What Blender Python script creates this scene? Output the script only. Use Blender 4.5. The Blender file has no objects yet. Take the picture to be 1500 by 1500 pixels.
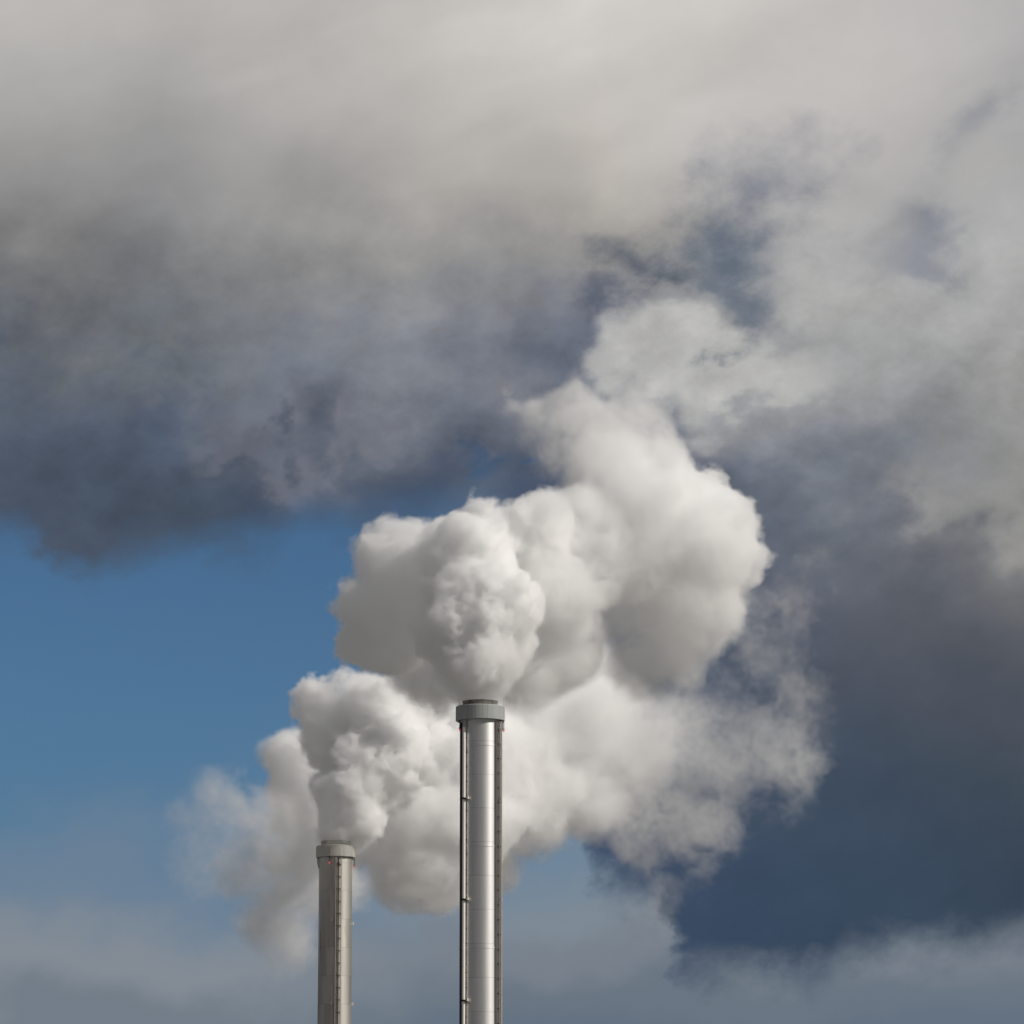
import bpy, bmesh, math, random
import numpy as np
from concurrent.futures import ThreadPoolExecutor
from mathutils import Vector, Matrix

S = bpy.context.scene
COL = S.collection
R = math.radians

# ------------------------------------------------------------------ camera
PITCH = 10.5
FOV = 14.0
EYE = Vector((0, 0, 1.7))
cam = bpy.data.objects.new('camera', bpy.data.cameras.new('camera'))
COL.objects.link(cam)
cam.location = EYE
cam.rotation_euler = (R(90 + PITCH), 0, 0)
cam.data.sensor_fit = 'AUTO'
cam.data.angle = R(FOV)
cam.data.clip_start = 1.0
cam.data.clip_end = 60000
S.camera = cam

# ------------------------------------------------------------------ exposure / render
S.view_settings.view_transform = 'Standard'
S.view_settings.look = 'None'
S.view_settings.exposure = 0.0
S.view_settings.gamma = 1.0
S.render.engine = 'CYCLES'
cy = S.cycles
cy.max_bounces = 40
cy.diffuse_bounces = 3
cy.glossy_bounces = 3
cy.volume_bounces = 36
cy.transparent_max_bounces = 8
cy.use_adaptive_sampling = True
cy.adaptive_threshold = 0.02
cy.volume_step_rate = 1.0
cy.volume_max_steps = 1024
cy.use_denoising = True
S.render.filter_size = 1.4

# ------------------------------------------------------------------ sun
SUN_AZ = 110.0          # degrees from +Y (view) towards +X (right)
SUN_EL = 34.0
sun_dir = Vector((math.sin(R(SUN_AZ)) * math.cos(R(SUN_EL)), math.cos(R(SUN_AZ)) * math.cos(R(SUN_EL)), math.sin(R(SUN_EL))))
sl = bpy.data.lights.new('sun', 'SUN')
sl.energy = 2.95
sl.angle = R(0.5)
sl.color = (1.0, 0.94, 0.865)
sun = bpy.data.objects.new('sun', sl)
COL.objects.link(sun)
sun.location = (300, -200, 300)
sun.rotation_euler = (-sun_dir).to_track_quat('-Z', 'Y').to_euler()

# ------------------------------------------------------------------ world: Nishita sky with procedural cloud decks in direction space
w = bpy.data.worlds.new('World')
S.world = w
w.use_nodes = True
T = w.node_tree
T.nodes.clear()


def srgb(r, g, b):
    f = lambda c: (c / 255 / 12.92) if c / 255 <= 0.04045 else ((c / 255 + 0.055) / 1.055) ** 2.4
    return (f(r), f(g), f(b))


class NT:
    """tiny helper for writing node maths"""

    def __init__(self, tree):
        self.t = tree

    def n(self, kind, **kw):
        x = self.t.nodes.new(kind)
        for k, v in kw.items():
            setattr(x, k, v)
        return x

    def set(self, sock, v):
        if isinstance(v, bpy.types.NodeSocket):
            self.t.links.new(v, sock)
        elif v is not None:
            sock.default_value = v

    def m(self, op, a, b=None, c=None, clamp=False):
        x = self.n('ShaderNodeMath', operation=op, use_clamp=clamp)
        for i, v in enumerate((a, b, c)):
            if v is not None:
                self.set(x.inputs[i], v)
        return x.outputs[0]

    def vm(self, op, a, b=None, out=0):
        x = self.n('ShaderNodeVectorMath', operation=op)
        self.set(x.inputs[0], a)
        if b is not None:
            self.set(x.inputs[3] if op == 'SCALE' else x.inputs[1], b)
        return x.outputs[out]

    def ss(self, v, a, b, lo=0.0, hi=1.0, kind='SMOOTHSTEP'):
        x = self.n('ShaderNodeMapRange', interpolation_type=kind)
        for i, q in enumerate((v, a, b, lo, hi)):
            self.set(x.inputs[i], q)
        return x.outputs[0]

    def mix(self, f, a, b):
        x = self.n('ShaderNodeMix', data_type='RGBA')
        self.set(x.inputs[0], f)
        for i, q in ((6, a), (7, b)):
            self.set(x.inputs[i], (*q, 1) if isinstance(q, tuple) and len(q) == 3 else q)
        return x.outputs[2]

    def noise(self, vec, scale, detail=5, rough=0.5, lac=2.0, off=None, dist=0.0):
        if off is not None:
            vec = self.vm('ADD', vec, off)
        x = self.n('ShaderNodeTexNoise', noise_dimensions='3D')
        self.set(x.inputs['Vector'], vec)
        x.inputs['Scale'].default_value = scale
        x.inputs['Detail'].default_value = detail
        x.inputs['Roughness'].default_value = rough
        x.inputs['Lacunarity'].default_value = lac
        x.inputs['Distortion'].default_value = dist
        return self.m('SUBTRACT', x.outputs[0], 0.5)

    def ramp(self, f, stops, interp='CARDINAL'):
        x = self.n('ShaderNodeValToRGB')
        cr = x.color_ramp
        cr.interpolation = interp
        while len(cr.elements) < len(stops):
            cr.elements.new(0.5)
        for e, (p, c) in zip(cr.elements, stops):
            e.position = p
        for e, (p, c) in zip(cr.elements, stops):
            e.color = (*c, 1)
        self.set(x.inputs[0], f)
        return x.outputs[0]


W = NT(T)
dirv = W.n('ShaderNodeTexCoord').outputs['Generated']
dirv = W.vm('NORMALIZE', dirv)
sep = W.n('ShaderNodeSeparateXYZ')
T.links.new(dirv, sep.inputs[0])
dx, dy, dz = sep.outputs
az = W.m('MULTIPLY', W.m('ARCTAN2', dx, dy), 180 / math.pi)
el = W.m('MULTIPLY', W.m('ARCSINE', dz), 180 / math.pi)
X0 = W.m('MULTIPLY_ADD', az, 0.98 / FOV, 0.5)                       # 0..1 over 14 degrees of azimuth, from the left
Y0 = W.m('MULTIPLY_ADD', el, -1 / FOV, 0.5 + PITCH / FOV)             # 0..1 over 14 degrees of elevation, downwards

# anisotropic noise space (cloud texture is a little wider than tall)
nsp = W.n('ShaderNodeCombineXYZ')
W.set(nsp.inputs[0], W.m('ADD', W.m('MULTIPLY', X0, 0.82), W.m('MULTIPLY', Y0, 0.36)))
W.set(nsp.inputs[1], W.m('SUBTRACT', W.m('MULTIPLY', Y0, 1.05), W.m('MULTIPLY', X0, 0.30)))
W.set(nsp.inputs[2], W.m('ADD', W.m('MULTIPLY', X0, 0.37), W.m('MULTIPLY', Y0, 0.41)))
nv = nsp.outputs[0]
n_lo = W.noise(nv, 3.0, 4, 0.5, off=(3.1, 7.7, 0))
n_lo2 = W.noise(nv, 3.0, 4, 0.5, off=(13.1, 1.7, 4))
n_mid = W.noise(nv, 8.0, 6, 0.55, off=(1.3, 5.2, 2))
n_mid2 = W.noise(nv, 8.0, 6, 0.55, off=(9.3, 2.2, 7))
n_hi = W.noise(nv, 20.0, 7, 0.62, off=(5.53, 5.31, 1.37), dist=0.12)

# how ragged the deck is here: smooth near the top, ragged in the middle band
rag = W.m('MULTIPLY', W.ss(Y0, 0.12, 0.34), W.ss(Y0, 0.62, 0.5, 0.35, 1.0))
wx = W.m('ADD', W.m('MULTIPLY', n_lo, 0.18), W.m('MULTIPLY', W.m('MULTIPLY', n_mid, 0.22), W.m('ADD', rag, 0.25)))
wy = W.m('ADD', W.m('MULTIPLY', n_lo2, 0.18), W.m('MULTIPLY', W.m('MULTIPLY', n_mid2, 0.22), W.m('ADD', rag, 0.25)))
XW = W.m('ADD', X0, wx)
YW = W.m('ADD', Y0, wy)

ROWS = [0.0, 0.10, 0.20, 0.26, 0.31, 0.36, 0.41, 0.46, 0.51, 0.60, 0.70, 0.80, 0.90, 0.95]
COLS = [0.0, 0.14, 0.28, 0.43, 0.57, 0.71, 0.86, 1.0]
GRID = [
    # y 0.0
    [(188, 187, 183), (180, 178, 174), (186, 184, 180), (197, 196, 191), (208, 206, 201), (205, 203, 198), (197, 196, 192), (182, 181, 180)],
    # .10
    [(174, 173, 170), (163, 163, 161), (170, 168, 165), (186, 184, 179), (204, 200, 194), (194, 192, 188), (188, 186, 183), (174, 174, 174)],
    # .20
    [(142, 142, 142), (138, 139, 141), (149, 149, 148), (168, 165, 160), (182, 178, 171), (168, 167, 165), (166, 166, 166), (166, 167, 167)],
    # .26
    [(119, 119, 119), (126, 127, 128), (136, 136, 136), (151, 150, 149), (166, 163, 158), (150, 150, 152), (162, 163, 163), (174, 174, 173)],
    # .31
    [(104, 107, 112), (114, 118, 122), (124, 126, 130), (138, 140, 143), (146, 146, 147), (140, 142, 146), (167, 167, 166), (168, 168, 167)],
    # .36
    [(93, 101, 114), (103, 110, 121), (118, 123, 133), (128, 132, 141), (116, 120, 132), (164, 164, 164), (162, 162, 162), (164, 164, 162)],
    # .41
    [(86, 95, 110), (89, 98, 113), (106, 112, 123), (116, 121, 131), (92, 99, 114), (152, 153, 155), (152, 153, 156), (150, 150, 149)],
    # .46
    [(78, 87, 102), (74, 84, 99), (88, 93, 106), (84, 91, 105), (80, 89, 106), (122, 127, 138), (132, 136, 142), (142, 142, 140)],
    # .51
    [(74, 84, 100), (70, 81, 96), (68, 82, 102), (70, 83, 104), (72, 85, 106), (100, 108, 120), (114, 118, 126), (136, 135, 133)],
    # .60
    [(72, 82, 98), (70, 80, 95), (68, 80, 100), (70, 83, 104), (72, 85, 106), (92, 98, 112), (88, 92, 102), (83, 87, 96)],
    # .70
    [(72, 82, 98), (70, 80, 95), (68, 80, 100), (70, 83, 104), (68, 84, 106), (76, 87, 104), (74, 81, 93), (76, 82, 92)],
    # .80
    [(72, 82, 98), (70, 80, 95), (68, 80, 100), (66, 80, 100), (66, 80, 102), (66, 79, 98), (60, 75, 93), (64, 76, 90)],
    # .90
    [(72, 82, 98), (70, 80, 95), (66, 80, 100), (62, 78, 100), (60, 78, 103), (55, 71, 93), (58, 74, 92), (51, 64, 80)],
    # .95
    [(72, 82, 98), (70, 80, 95), (66, 80, 100), (62, 78, 100), (60, 78, 103), (57, 74, 94), (62, 78, 96), (57, 72, 89)],
]
cols = []
for k in range(len(COLS)):
    cols.append(W.ramp(YW, [(y, srgb(*GRID[i][k])) for i, y in enumerate(ROWS)], 'B_SPLINE'))
deck = cols[0]
for k in range(1, len(COLS)):
    deck = W.mix(W.ss(XW, COLS[k - 1], COLS[k], kind='LINEAR'), deck, cols[k])


def blob(cx, cy_, rx, ry, rot=0.0, warp=1.0, edge=(1.0, 0.0)):
    """soft elliptical patch in sky space, ragged by the cloud noise"""
    a = W.m('SUBTRACT', W.m('ADD', X0, W.m('MULTIPLY', wx, warp)), cx)
    b = W.m('SUBTRACT', W.m('ADD', Y0, W.m('MULTIPLY', wy, warp)), cy_)
    c, s = math.cos(rot), math.sin(rot)
    u = W.m('ADD', W.m('MULTIPLY', a, c / rx), W.m('MULTIPLY', b, s / rx))
    v = W.m('ADD', W.m('MULTIPLY', a, -s / ry), W.m('MULTIPLY', b, c / ry))
    q = W.m('SQRT', W.m('ADD', W.m('MULTIPLY', u, u), W.m('MULTIPLY', v, v)))
    return q


def patch(base, color, cx, cy_, rx, ry, rot=0.0, amt=1.0, warp=1.0, inner=0.2, detail=0.5, outer=1.3):
    q = blob(cx, cy_, rx, ry, rot, warp)
    q = W.m('ADD', q, W.m('MULTIPLY', W.m('ADD', n_mid2, W.m('MULTIPLY', n_hi, 0.6)), detail))
    f = W.m('MULTIPLY', W.ss(q, outer, inner), amt)
    return W.mix(f, base, srgb(*color))


# slate gaps and paler heaps inside the deck
PATCHES = [
    # colour, centre, radii, turn, amount, ragged, inner, outer
    ((124, 129, 141), 0.740, 0.180, 0.075, 0.050, -0.8, 0.75, 2.3, 0.0, 1.4),
    ((102, 112, 125), 0.695, 0.250, 0.095, 0.060, -0.5, 1.0, 2.3, 0.15, 1.4),
    ((88, 97, 110), 0.605, 0.285, 0.055, 0.030, 0.1, 0.9, 2.3, 0.0, 1.4),
    ((86, 92, 109), 0.565, 0.345, 0.050, 0.060, -0.6, 0.85, 2.6, 0.1, 1.3),
    ((122, 128, 140), 0.900, 0.232, 0.055, 0.030, 0.1, 0.75, 2.2, 0.0, 1.4),
    ((120, 126, 138), 0.965, 0.125, 0.06, 0.035, -0.5, 0.45, 3.0, 0.2, 1.3),
    ((178, 178, 176), 0.975, 0.185, 0.06, 0.055, 0, 0.60, 1.8, 0.2, 1.2),
    ((174, 173, 171), 0.82, 0.27, 0.085, 0.10, 0, 0.60, 1.8, 0.2, 1.2),
    ((106, 115, 127), 0.690, 0.292, 0.080, 0.030, 0.15, 0.80, 1.6, 0.1, 1.3),
    ((92, 99, 115), 0.575, 0.325, 0.040, 0.035, -0.5, 0.80, 1.6, 0.1, 1.3),
    ((184, 183, 180), 0.680, 0.360, 0.118, 0.038, 0.08, 0.97, 0.9, 0.40, 1.15),
    ((174, 173, 171), 0.64, 0.380, 0.062, 0.050, 0.5, 0.9, 0.9, 0.30, 1.2),
    ((158, 157, 155), 0.97, 0.42, 0.08, 0.07, 0, 0.55, 2.2, 0.1, 1.3),
    ((160, 158, 155), 0.92, 0.49, 0.10, 0.04, -0.2, 0.5, 2.2, 0.1, 1.3),
    ((62, 76, 98), 0.115, 0.40, 0.035, 0.06, 0.15, 0.45, 2.0, 0.0, 1.3),
    ((114, 116, 127), 0.29, 0.405, 0.15, 0.045, -0.12, 0.60, 4.0, 0.1, 1.2),
    ((110, 112, 123), 0.215, 0.450, 0.060, 0.016, -0.2, 0.6, 3.6, 0.0, 1.3),
    ((122, 123, 132), 0.355, 0.415, 0.020, 0.038, -0.7, 0.70, 2.6, 0.1, 1.2),
    ((66, 75, 92), 0.268, 0.412, 0.025, 0.022, 0.3, 0.70, 2.6, 0.1, 1.2),
    ((56, 86, 118), 0.475, 0.463, 0.045, 0.018, 0, 0.65, 2.6, 0.0, 1.2),
    ((56, 88, 122), 0.545, 0.462, 0.022, 0.018, 0, 0.60, 2.6, 0.0, 1.2),
    ((128, 126, 128), 0.465, 0.345, 0.030, 0.022, 0, 0.45, 2.6, 0.0, 1.2),
]
for c_, x_, y_, rx_, ry_, tu, am, de, inn, ou in PATCHES:
    deck = patch(deck, c_, x_, y_, rx_, ry_, tu, am, 1.0, inn, de, ou)
# fine cloud grain
g = W.m('ADD', W.m('MULTIPLY', W.m('MULTIPLY', n_hi, 0.65), W.m('ADD', rag, 0.06)), W.m('MULTIPLY', n_mid, 0.20))
st_v = W.n('ShaderNodeCombineXYZ')                                    # long slanting billow streaks
W.set(st_v.inputs[0], W.m('MULTIPLY', W.m('SUBTRACT', XW, W.m('MULTIPLY', YW, 0.45)), 1.6))
W.set(st_v.inputs[1], W.m('MULTIPLY', W.m('ADD', YW, W.m('MULTIPLY', XW, 0.42)), 5.5))
n_st = W.noise(st_v.outputs[0], 1.6, 5, 0.5, off=(0.37, 0.61, 0.43))
g = W.m('ADD', g, W.m('MULTIPLY', n_st, W.ss(Y0, 0.55, 0.30, 0.10, 0.42)))
g = W.m('ADD', g, 1.0)
deck = W.vm('MULTIPLY', W.vm('SCALE', deck, g), W.mix(W.ss(Y0, 0.34, 0.14), (0.985, 0.99, 1.0), (1.0, 0.984, 0.993)))

# clear air under the deck: Nishita sky, thickening to a pale veil low down
sky = W.n('ShaderNodeTexSky', sky_type='NISHITA')
sky.sun_disc = False
sky.sun_elevation = R(SUN_EL)
sky.sun_rotation = R(SUN_AZ)
sky.altitude = 2500
sky.air_density = 1.0
sky.dust_density = 0.0
sky.ozone_density = 2.0
K = 0.1
veil_l = W.ramp(YW, [(0.5, srgb(70, 108, 146)), (0.68, srgb(73, 111, 146)), (0.78, srgb(82, 118, 148)), (0.87, srgb(108, 128, 149)), (0.945, srgb(132, 140, 149)), (1.0, srgb(115, 125, 136))], 'EASE')
veil_r = W.ramp(YW, [(0.80, srgb(122, 136, 150)), (0.87, srgb(130, 139, 148)), (0.91, srgb(121, 129, 139)), (0.96, srgb(106, 117, 130)), (1.0, srgb(100, 113, 128))], 'EASE')
veil_c = W.mix(W.ss(XW, 0.2, 0.5), veil_l, veil_r)
veil_f = W.m('MAXIMUM', W.ss(YW, 0.66, 0.93, 0.0, 0.98), W.ss(W.m('ADD', X0, W.m('MULTIPLY', n_lo, 0.5)), 0.36, 0.62, 0.0, 0.95))
NISH_GAIN = 0.55
clear = W.mix(veil_f, W.vm('MULTIPLY', sky.outputs[0], (NISH_GAIN * 0.60, NISH_GAIN * 0.84, NISH_GAIN * 0.98)), W.vm('SCALE', veil_c, 1 / K))

# lower edge of the deck
edge_pts = [(-0.3, 0.50), (0.0, 0.520), (0.03, 0.527), (0.05, 0.545), (0.085, 0.562), (0.11, 0.545), (0.16, 0.537), (0.22, 0.532), (0.26, 0.530), (0.30, 0.518), (0.37, 0.512),
            (0.45, 0.50), (0.50, 0.49), (0.53, 0.55), (0.555, 0.78), (0.60, 0.865), (0.642, 0.876), (0.656, 0.922), (0.69, 0.955), (0.73, 0.946), (0.79, 0.953), (0.82, 0.936), (0.90, 0.934), (1.0, 0.922), (1.3, 0.91)]
fc = W.n('ShaderNodeFloatCurve')
c0 = fc.mapping.curves[0]
pts = [((x + 0.3) / 1.6, y) for x, y in edge_pts]
while len(c0.points) < len(pts):
    c0.points.new(0.5, 0.5)
for p, (x, y) in zip(c0.points, pts):
    p.location = (x, y)
    p.handle_type = 'AUTO_CLAMPED'
fc.mapping.update()
W.set(fc.inputs['Value'], W.m('MULTIPLY_ADD', W.m('ADD', X0, W.m('ADD', W.m('MULTIPLY', n_mid, 0.12), W.m('MULTIPLY', n_hi, 0.06))), 1 / 1.6, 0.3 / 1.6))
edge = fc.outputs[0]
n_edge = W.m('ADD', W.m('MULTIPLY', n_mid2, 0.07), W.m('MULTIPLY', n_hi, 0.08))
d_edge = W.m('ADD', W.m('SUBTRACT', edge, Y0), n_edge)               # > 0 inside the deck
cover = W.ss(d_edge, -0.036, W.m('ADD', 0.050, W.m('MULTIPLY', n_lo, 0.08)))
picture = W.mix(cover, clear, W.vm('SCALE', deck, 1 / K))

# the rest of the sky, outside this stretch: broken cloud over the same Nishita sky
n_far = W.noise(dirv, 3.0, 6, 0.55, off=(2.0, 8.0, 3.0))
low_c = W.mix(W.ss(n_far, -0.32, -0.12), W.vm('SCALE', sky.outputs[0], NISH_GAIN), tuple(c / K for c in (0.070, 0.074, 0.082)))
top_c = W.mix(W.ss(n_far, -0.14, 0.04), W.vm('SCALE', sky.outputs[0], NISH_GAIN), tuple(c / K for c in (0.30, 0.30, 0.305)))
sun_c = W.mix(W.ss(n_far, -0.14, 0.04), W.vm('SCALE', sky.outputs[0], NISH_GAIN), tuple(c / K for c in (0.70, 0.69, 0.67)))
top_c = W.mix(W.ss(W.vm('DOT_PRODUCT', dirv, (math.sin(R(SUN_AZ)), math.cos(R(SUN_AZ)), 0.0), out=1), -0.35, 0.55), top_c, sun_c)
far_c = W.mix(W.ss(el, 22.0, 50.0), low_c, top_c)
aim = Vector((0, math.cos(R(PITCH)), math.sin(R(PITCH))))
ang = W.m('MULTIPLY', W.m('ARCCOSINE', W.vm('DOT_PRODUCT', dirv, tuple(aim), out=1)), 180 / math.pi)
final = W.mix(W.ss(ang, 14.0, 34.0), picture, far_c)
bg = W.n('ShaderNodeBackground')
bg.inputs['Strength'].default_value = K
T.links.new(final, bg.inputs['Color'])
wo = W.n('ShaderNodeOutputWorld')
T.links.new(bg.outputs[0], wo.inputs['Surface'])

# ------------------------------------------------------------------ where a direction of the view meets a distance
TT = math.tan(R(FOV / 2))
FWD = Vector((0, math.cos(R(PITCH)), math.sin(R(PITCH))))
UP = Vector((0, -math.sin(R(PITCH)), math.cos(R(PITCH))))


def at(px, py, Y):
    d = FWD + Vector((1, 0, 0)) * ((px - 750) / 750 * TT) + UP * ((750 - py) / 750 * TT)
    return EYE + d * (Y / d.y)


def mpp(Y, py=1000):
    d = FWD + UP * ((750 - py) / 750 * TT)
    return TT / 750 * Y / d.y


H1_TOP = at(703.5, 1057, 500.0).z

# ------------------------------------------------------------------ materials
def mat(name, base, rough=0.6, metal=0.0, vary=0.0, vscale=(1, 1, 1), nscale=1.0, stain=None, bump=0.0, rough_vary=0.0, spec=0.5, pattern=None):
    m = bpy.data.materials.new(name)
    m.use_nodes = True
    t = m.node_tree
    N = NT(t)
    b = t.nodes['Principled BSDF']
    b.inputs['Metallic'].default_value = metal
    b.inputs['Roughness'].default_value = rough
    b.inputs['Specular IOR Level'].default_value = spec
    col = (*base, 1)
    tc = N.n('ShaderNodeTexCoord').outputs['Object']
    if vary or bump or rough_vary:
        v = N.vm('MULTIPLY', tc, vscale)
        nz = N.noise(v, nscale, 6, 0.6)
        f = N.m('ADD', 1.0, N.m('MULTIPLY', nz, vary * 2))
        c = N.vm('SCALE', tuple(base), f)
        if stain:
            scol, sthr, sscale, svs = stain
            sn = N.noise(N.vm('MULTIPLY', tc, svs), sscale, 6, 0.65, off=(4, 2, 9))
            c = N.mix(N.ss(sn, sthr, sthr + 0.16, 0, 0.75), c, tuple(scol))
        if pattern:
            c = pattern(N, tc, c)
        N.set(b.inputs['Base Color'], c)
        if rough_vary:
            N.set(b.inputs['Roughness'], N.m('ADD', rough, N.m('MULTIPLY', nz, rough_vary)))
        if bump:
            bn = N.n('ShaderNodeBump')
            bn.inputs['Strength'].default_value = bump
            bn.inputs['Distance'].default_value = 0.05
            N.set(bn.inputs['Height'], nz)
            N.set(b.inputs['Normal'], bn.outputs[0])
    else:
        b.inputs['Base Color'].default_value = col
    return m


def plate_pattern(step, z0, tone, rust_top=None):
    """welded plates: thin joints every STEP metres, each course and strake a slightly different tone, rust runs at the top"""
    def f(N, tc, c):
        sp = N.n('ShaderNodeSeparateXYZ')
        N.set(sp.inputs[0], tc)
        x, y, z = sp.outputs
        th = N.m('ARCTAN2', x, N.m('MULTIPLY', y, -1.0))
        q = N.m('DIVIDE', N.m('SUBTRACT', z, z0), step)
        row = N.m('FLOOR', q)
        fr = N.m('SUBTRACT', q, row)
        dist = N.m('MULTIPLY', N.m('MINIMUM', fr, N.m('SUBTRACT', 1.0, fr)), step)
        line = N.ss(dist, 0.06, 0.01, 0.0, 0.22)
        st = N.m('FLOOR', N.m('ADD', N.m('MULTIPLY', th, 2.2), N.m('MULTIPLY', row, 0.37)))
        cv = N.n('ShaderNodeCombineXYZ')
        N.set(cv.inputs[0], row)
        N.set(cv.inputs[1], st)
        wn = N.n('ShaderNodeTexWhiteNoise', noise_dimensions='2D')
        N.set(wn.inputs['Vector'], cv.outputs[0])
        k = N.m('MULTIPLY', N.m('ADD', 1.0, N.m('MULTIPLY', N.m('SUBTRACT', wn.outputs[0], 0.5), tone)), N.m('SUBTRACT', 1.0, line))
        c = N.vm('SCALE', c, k)
        if rust_top:
            run = N.noise(N.vm('MULTIPLY', tc, (3.2, 3.2, 0.10)), 1.0, 3, 0.5, off=(2.2, 0.4, 3))
            top = N.ss(z, rust_top - 2.2, rust_top - 0.2)
            c = N.mix(N.m('MULTIPLY', N.ss(run, 0.10, 0.22), N.m('MULTIPLY', top, 0.55)), c, (0.36, 0.25, 0.15))
        return c
    return f


def joint_pattern(seams, width=0.035, depth=0.55):
    """upright panel joints at the given angles"""
    def f(N, tc, c):
        sp = N.n('ShaderNodeSeparateXYZ')
        N.set(sp.inputs[0], tc)
        th = N.m('ARCTAN2', sp.outputs[0], N.m('MULTIPLY', sp.outputs[1], -1.0))
        acc = None
        for a, k in seams:
            v = N.ss(N.m('ABSOLUTE', N.m('SUBTRACT', th, R(a))), width / 2.9, width / 6, 0.0, depth * k)
            acc = v if acc is None else N.m('MAXIMUM', acc, v)
        return N.vm('SCALE', c, N.m('SUBTRACT', 1.0, acc))
    return f


M = {}
M['bright_metal'] = mat('brushed_bright_metal', (0.79, 0.787, 0.78), 0.45, 1.0, vary=0.06, vscale=(1, 1, 0.06), nscale=2.2, rough_vary=0.06, pattern=plate_pattern(4.05, 1.2, 0.07, H1_TOP))
bb = M['bright_metal'].node_tree.nodes['Principled BSDF']
tg = M['bright_metal'].node_tree.nodes.new('ShaderNodeTangent')
tg.direction_type = 'RADIAL'
tg.axis = 'Z'
M['bright_metal'].node_tree.links.new(tg.outputs[0], bb.inputs['Tangent'])
bb.inputs['Anisotropic'].default_value = 0.22
bb.inputs['Anisotropic Rotation'].default_value = 0.25
M['pale_cladding'] = mat('weathered_pale_cladding', (0.57, 0.55, 0.51), 0.52, 0.95, vary=0.16, vscale=(1, 1, 0.05), nscale=2.6, stain=((0.22, 0.19, 0.15), 0.08, 1.2, (1, 1, 0.08)), spec=0.3, pattern=plate_pattern(4.05, 0.6, 0.24))
M['collar_grey'] = mat('painted_grey_collar', (0.37, 0.395, 0.385), 0.6, 0.0, vary=0.08, vscale=(1, 1, 0.4), nscale=1.4, stain=((0.24, 0.24, 0.21), 0.12, 1.6, (1, 1, 0.25)), pattern=joint_pattern([(-11, 1), (-3, 0.4), (6, 0.6), (17, 0.8), (31, 0.6), (-31, 0.8), (-50, 0.6), (52, 0.5), (75, 0.6), (-75, 0.6), (100, 1), (140, 1), (-110, 1), (-150, 1)]))
M['collar_pale'] = mat('stained_pale_collar', (0.41, 0.405, 0.37), 0.6, 0.0, vary=0.16, vscale=(1, 1, 0.5), nscale=1.6, stain=((0.22, 0.20, 0.15), 0.08, 1.4, (1, 1, 0.3)), pattern=joint_pattern([(-16, 1), (13, 0.5), (27, 0.9), (-40, 0.6), (52, 0.7), (-65, 0.6), (95, 1), (140, 1), (-105, 1), (-150, 1)]))
M['flue'] = mat('sooty_flue', (0.20, 0.19, 0.17), 0.7, 0.2, vary=0.35, vscale=(1, 1, 0.8), nscale=1.8, stain=((0.035, 0.033, 0.03), 0.0, 1.2, (1, 1, 0.6)))
M['flue_pale'] = mat('pale_sooty_flue', (0.40, 0.38, 0.32), 0.7, 0.1, vary=0.25, vscale=(1, 1, 0.8), nscale=1.8, stain=((0.05, 0.045, 0.04), 0.10, 1.2, (1, 1, 0.6)))
M['soot_and_shade'] = mat('soot_and_shade', (0.03, 0.03, 0.03), 0.9)  # soot of the liners, and painted shade under the collars
M['white_pipe'] = mat('white_painted_pipe', (0.88, 0.86, 0.82), 0.5, 0.0, vary=0.05, vscale=(1, 1, 0.2), nscale=1.0)
M['galv'] = mat('galvanised_steel', (0.42, 0.385, 0.34), 0.6, 0.15, vary=0.2, nscale=2.0)
M['dark_steel'] = mat('dark_steel', (0.035, 0.035, 0.038), 0.6, 0.3, vary=0.2, nscale=2.0)
M['grey_steel'] = mat('grey_steel', (0.09, 0.09, 0.093), 0.6, 0.2, vary=0.2, vscale=(1, 1, 0.2), nscale=2.0)
M['brown_steel'] = mat('brown_steel', (0.12, 0.10, 0.08), 0.7, 0.2, vary=0.3, nscale=2.0)
M['lamp_box'] = mat('cream_fitting', (0.72, 0.66, 0.54), 0.5, 0.0, vary=0.1, nscale=3.0)
ml = bpy.data.materials.new('lit_red_lens')
ml.use_nodes = True
b = ml.node_tree.nodes['Principled BSDF']
b.inputs['Base Color'].default_value = (0.6, 0.03, 0.04, 1)
b.inputs['Emission Color'].default_value = (1.0, 0.10, 0.12, 1)
b.inputs['Emission Strength'].default_value = 0.55
M['red_lens'] = ml
mg = mat('grass_and_gravel', (0.20, 0.195, 0.185), 0.9, 0.0, vary=0.4, nscale=0.02)

# ------------------------------------------------------------------ mesh helpers
def build(name, bm, m, parent=None, smooth=True, label=None):
    me = bpy.data.meshes.new(name)
    bmesh.ops.recalc_face_normals(bm, faces=bm.faces)
    if smooth:
        for f in bm.faces:
            f.smooth = True
        for e in bm.edges:
            if len(e.link_faces) == 2 and e.calc_face_angle(0) > R(28):
                e.smooth = False
    bm.to_mesh(me)
    bm.free()
    for mm in (m if isinstance(m, list) else [m]):
        me.materials.append(mm)
    o = bpy.data.objects.new(name, me)
    COL.objects.link(o)
    if parent is not None:
        o.parent = parent
    if label:
        o['label'] = label
    return o


def lathe(bm, prof, seg=96, a0=0.0, closed=True):
    """revolve a list of (radius, z) about the z axis"""
    rings = []
    for r, z in prof:
        rings.append([bm.verts.new((r * math.cos(a0 + 2 * math.pi * k / seg), r * math.sin(a0 + 2 * math.pi * k / seg), z)) for k in range(seg)])
    pairs = list(zip(rings[:-1], rings[1:]))
    if closed:
        pairs.append((rings[-1], rings[0]))
    for ra, rb in pairs:
        for k in range(seg):
            bm.faces.new((ra[k], ra[(k + 1) % seg], rb[(k + 1) % seg], rb[k]))


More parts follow.
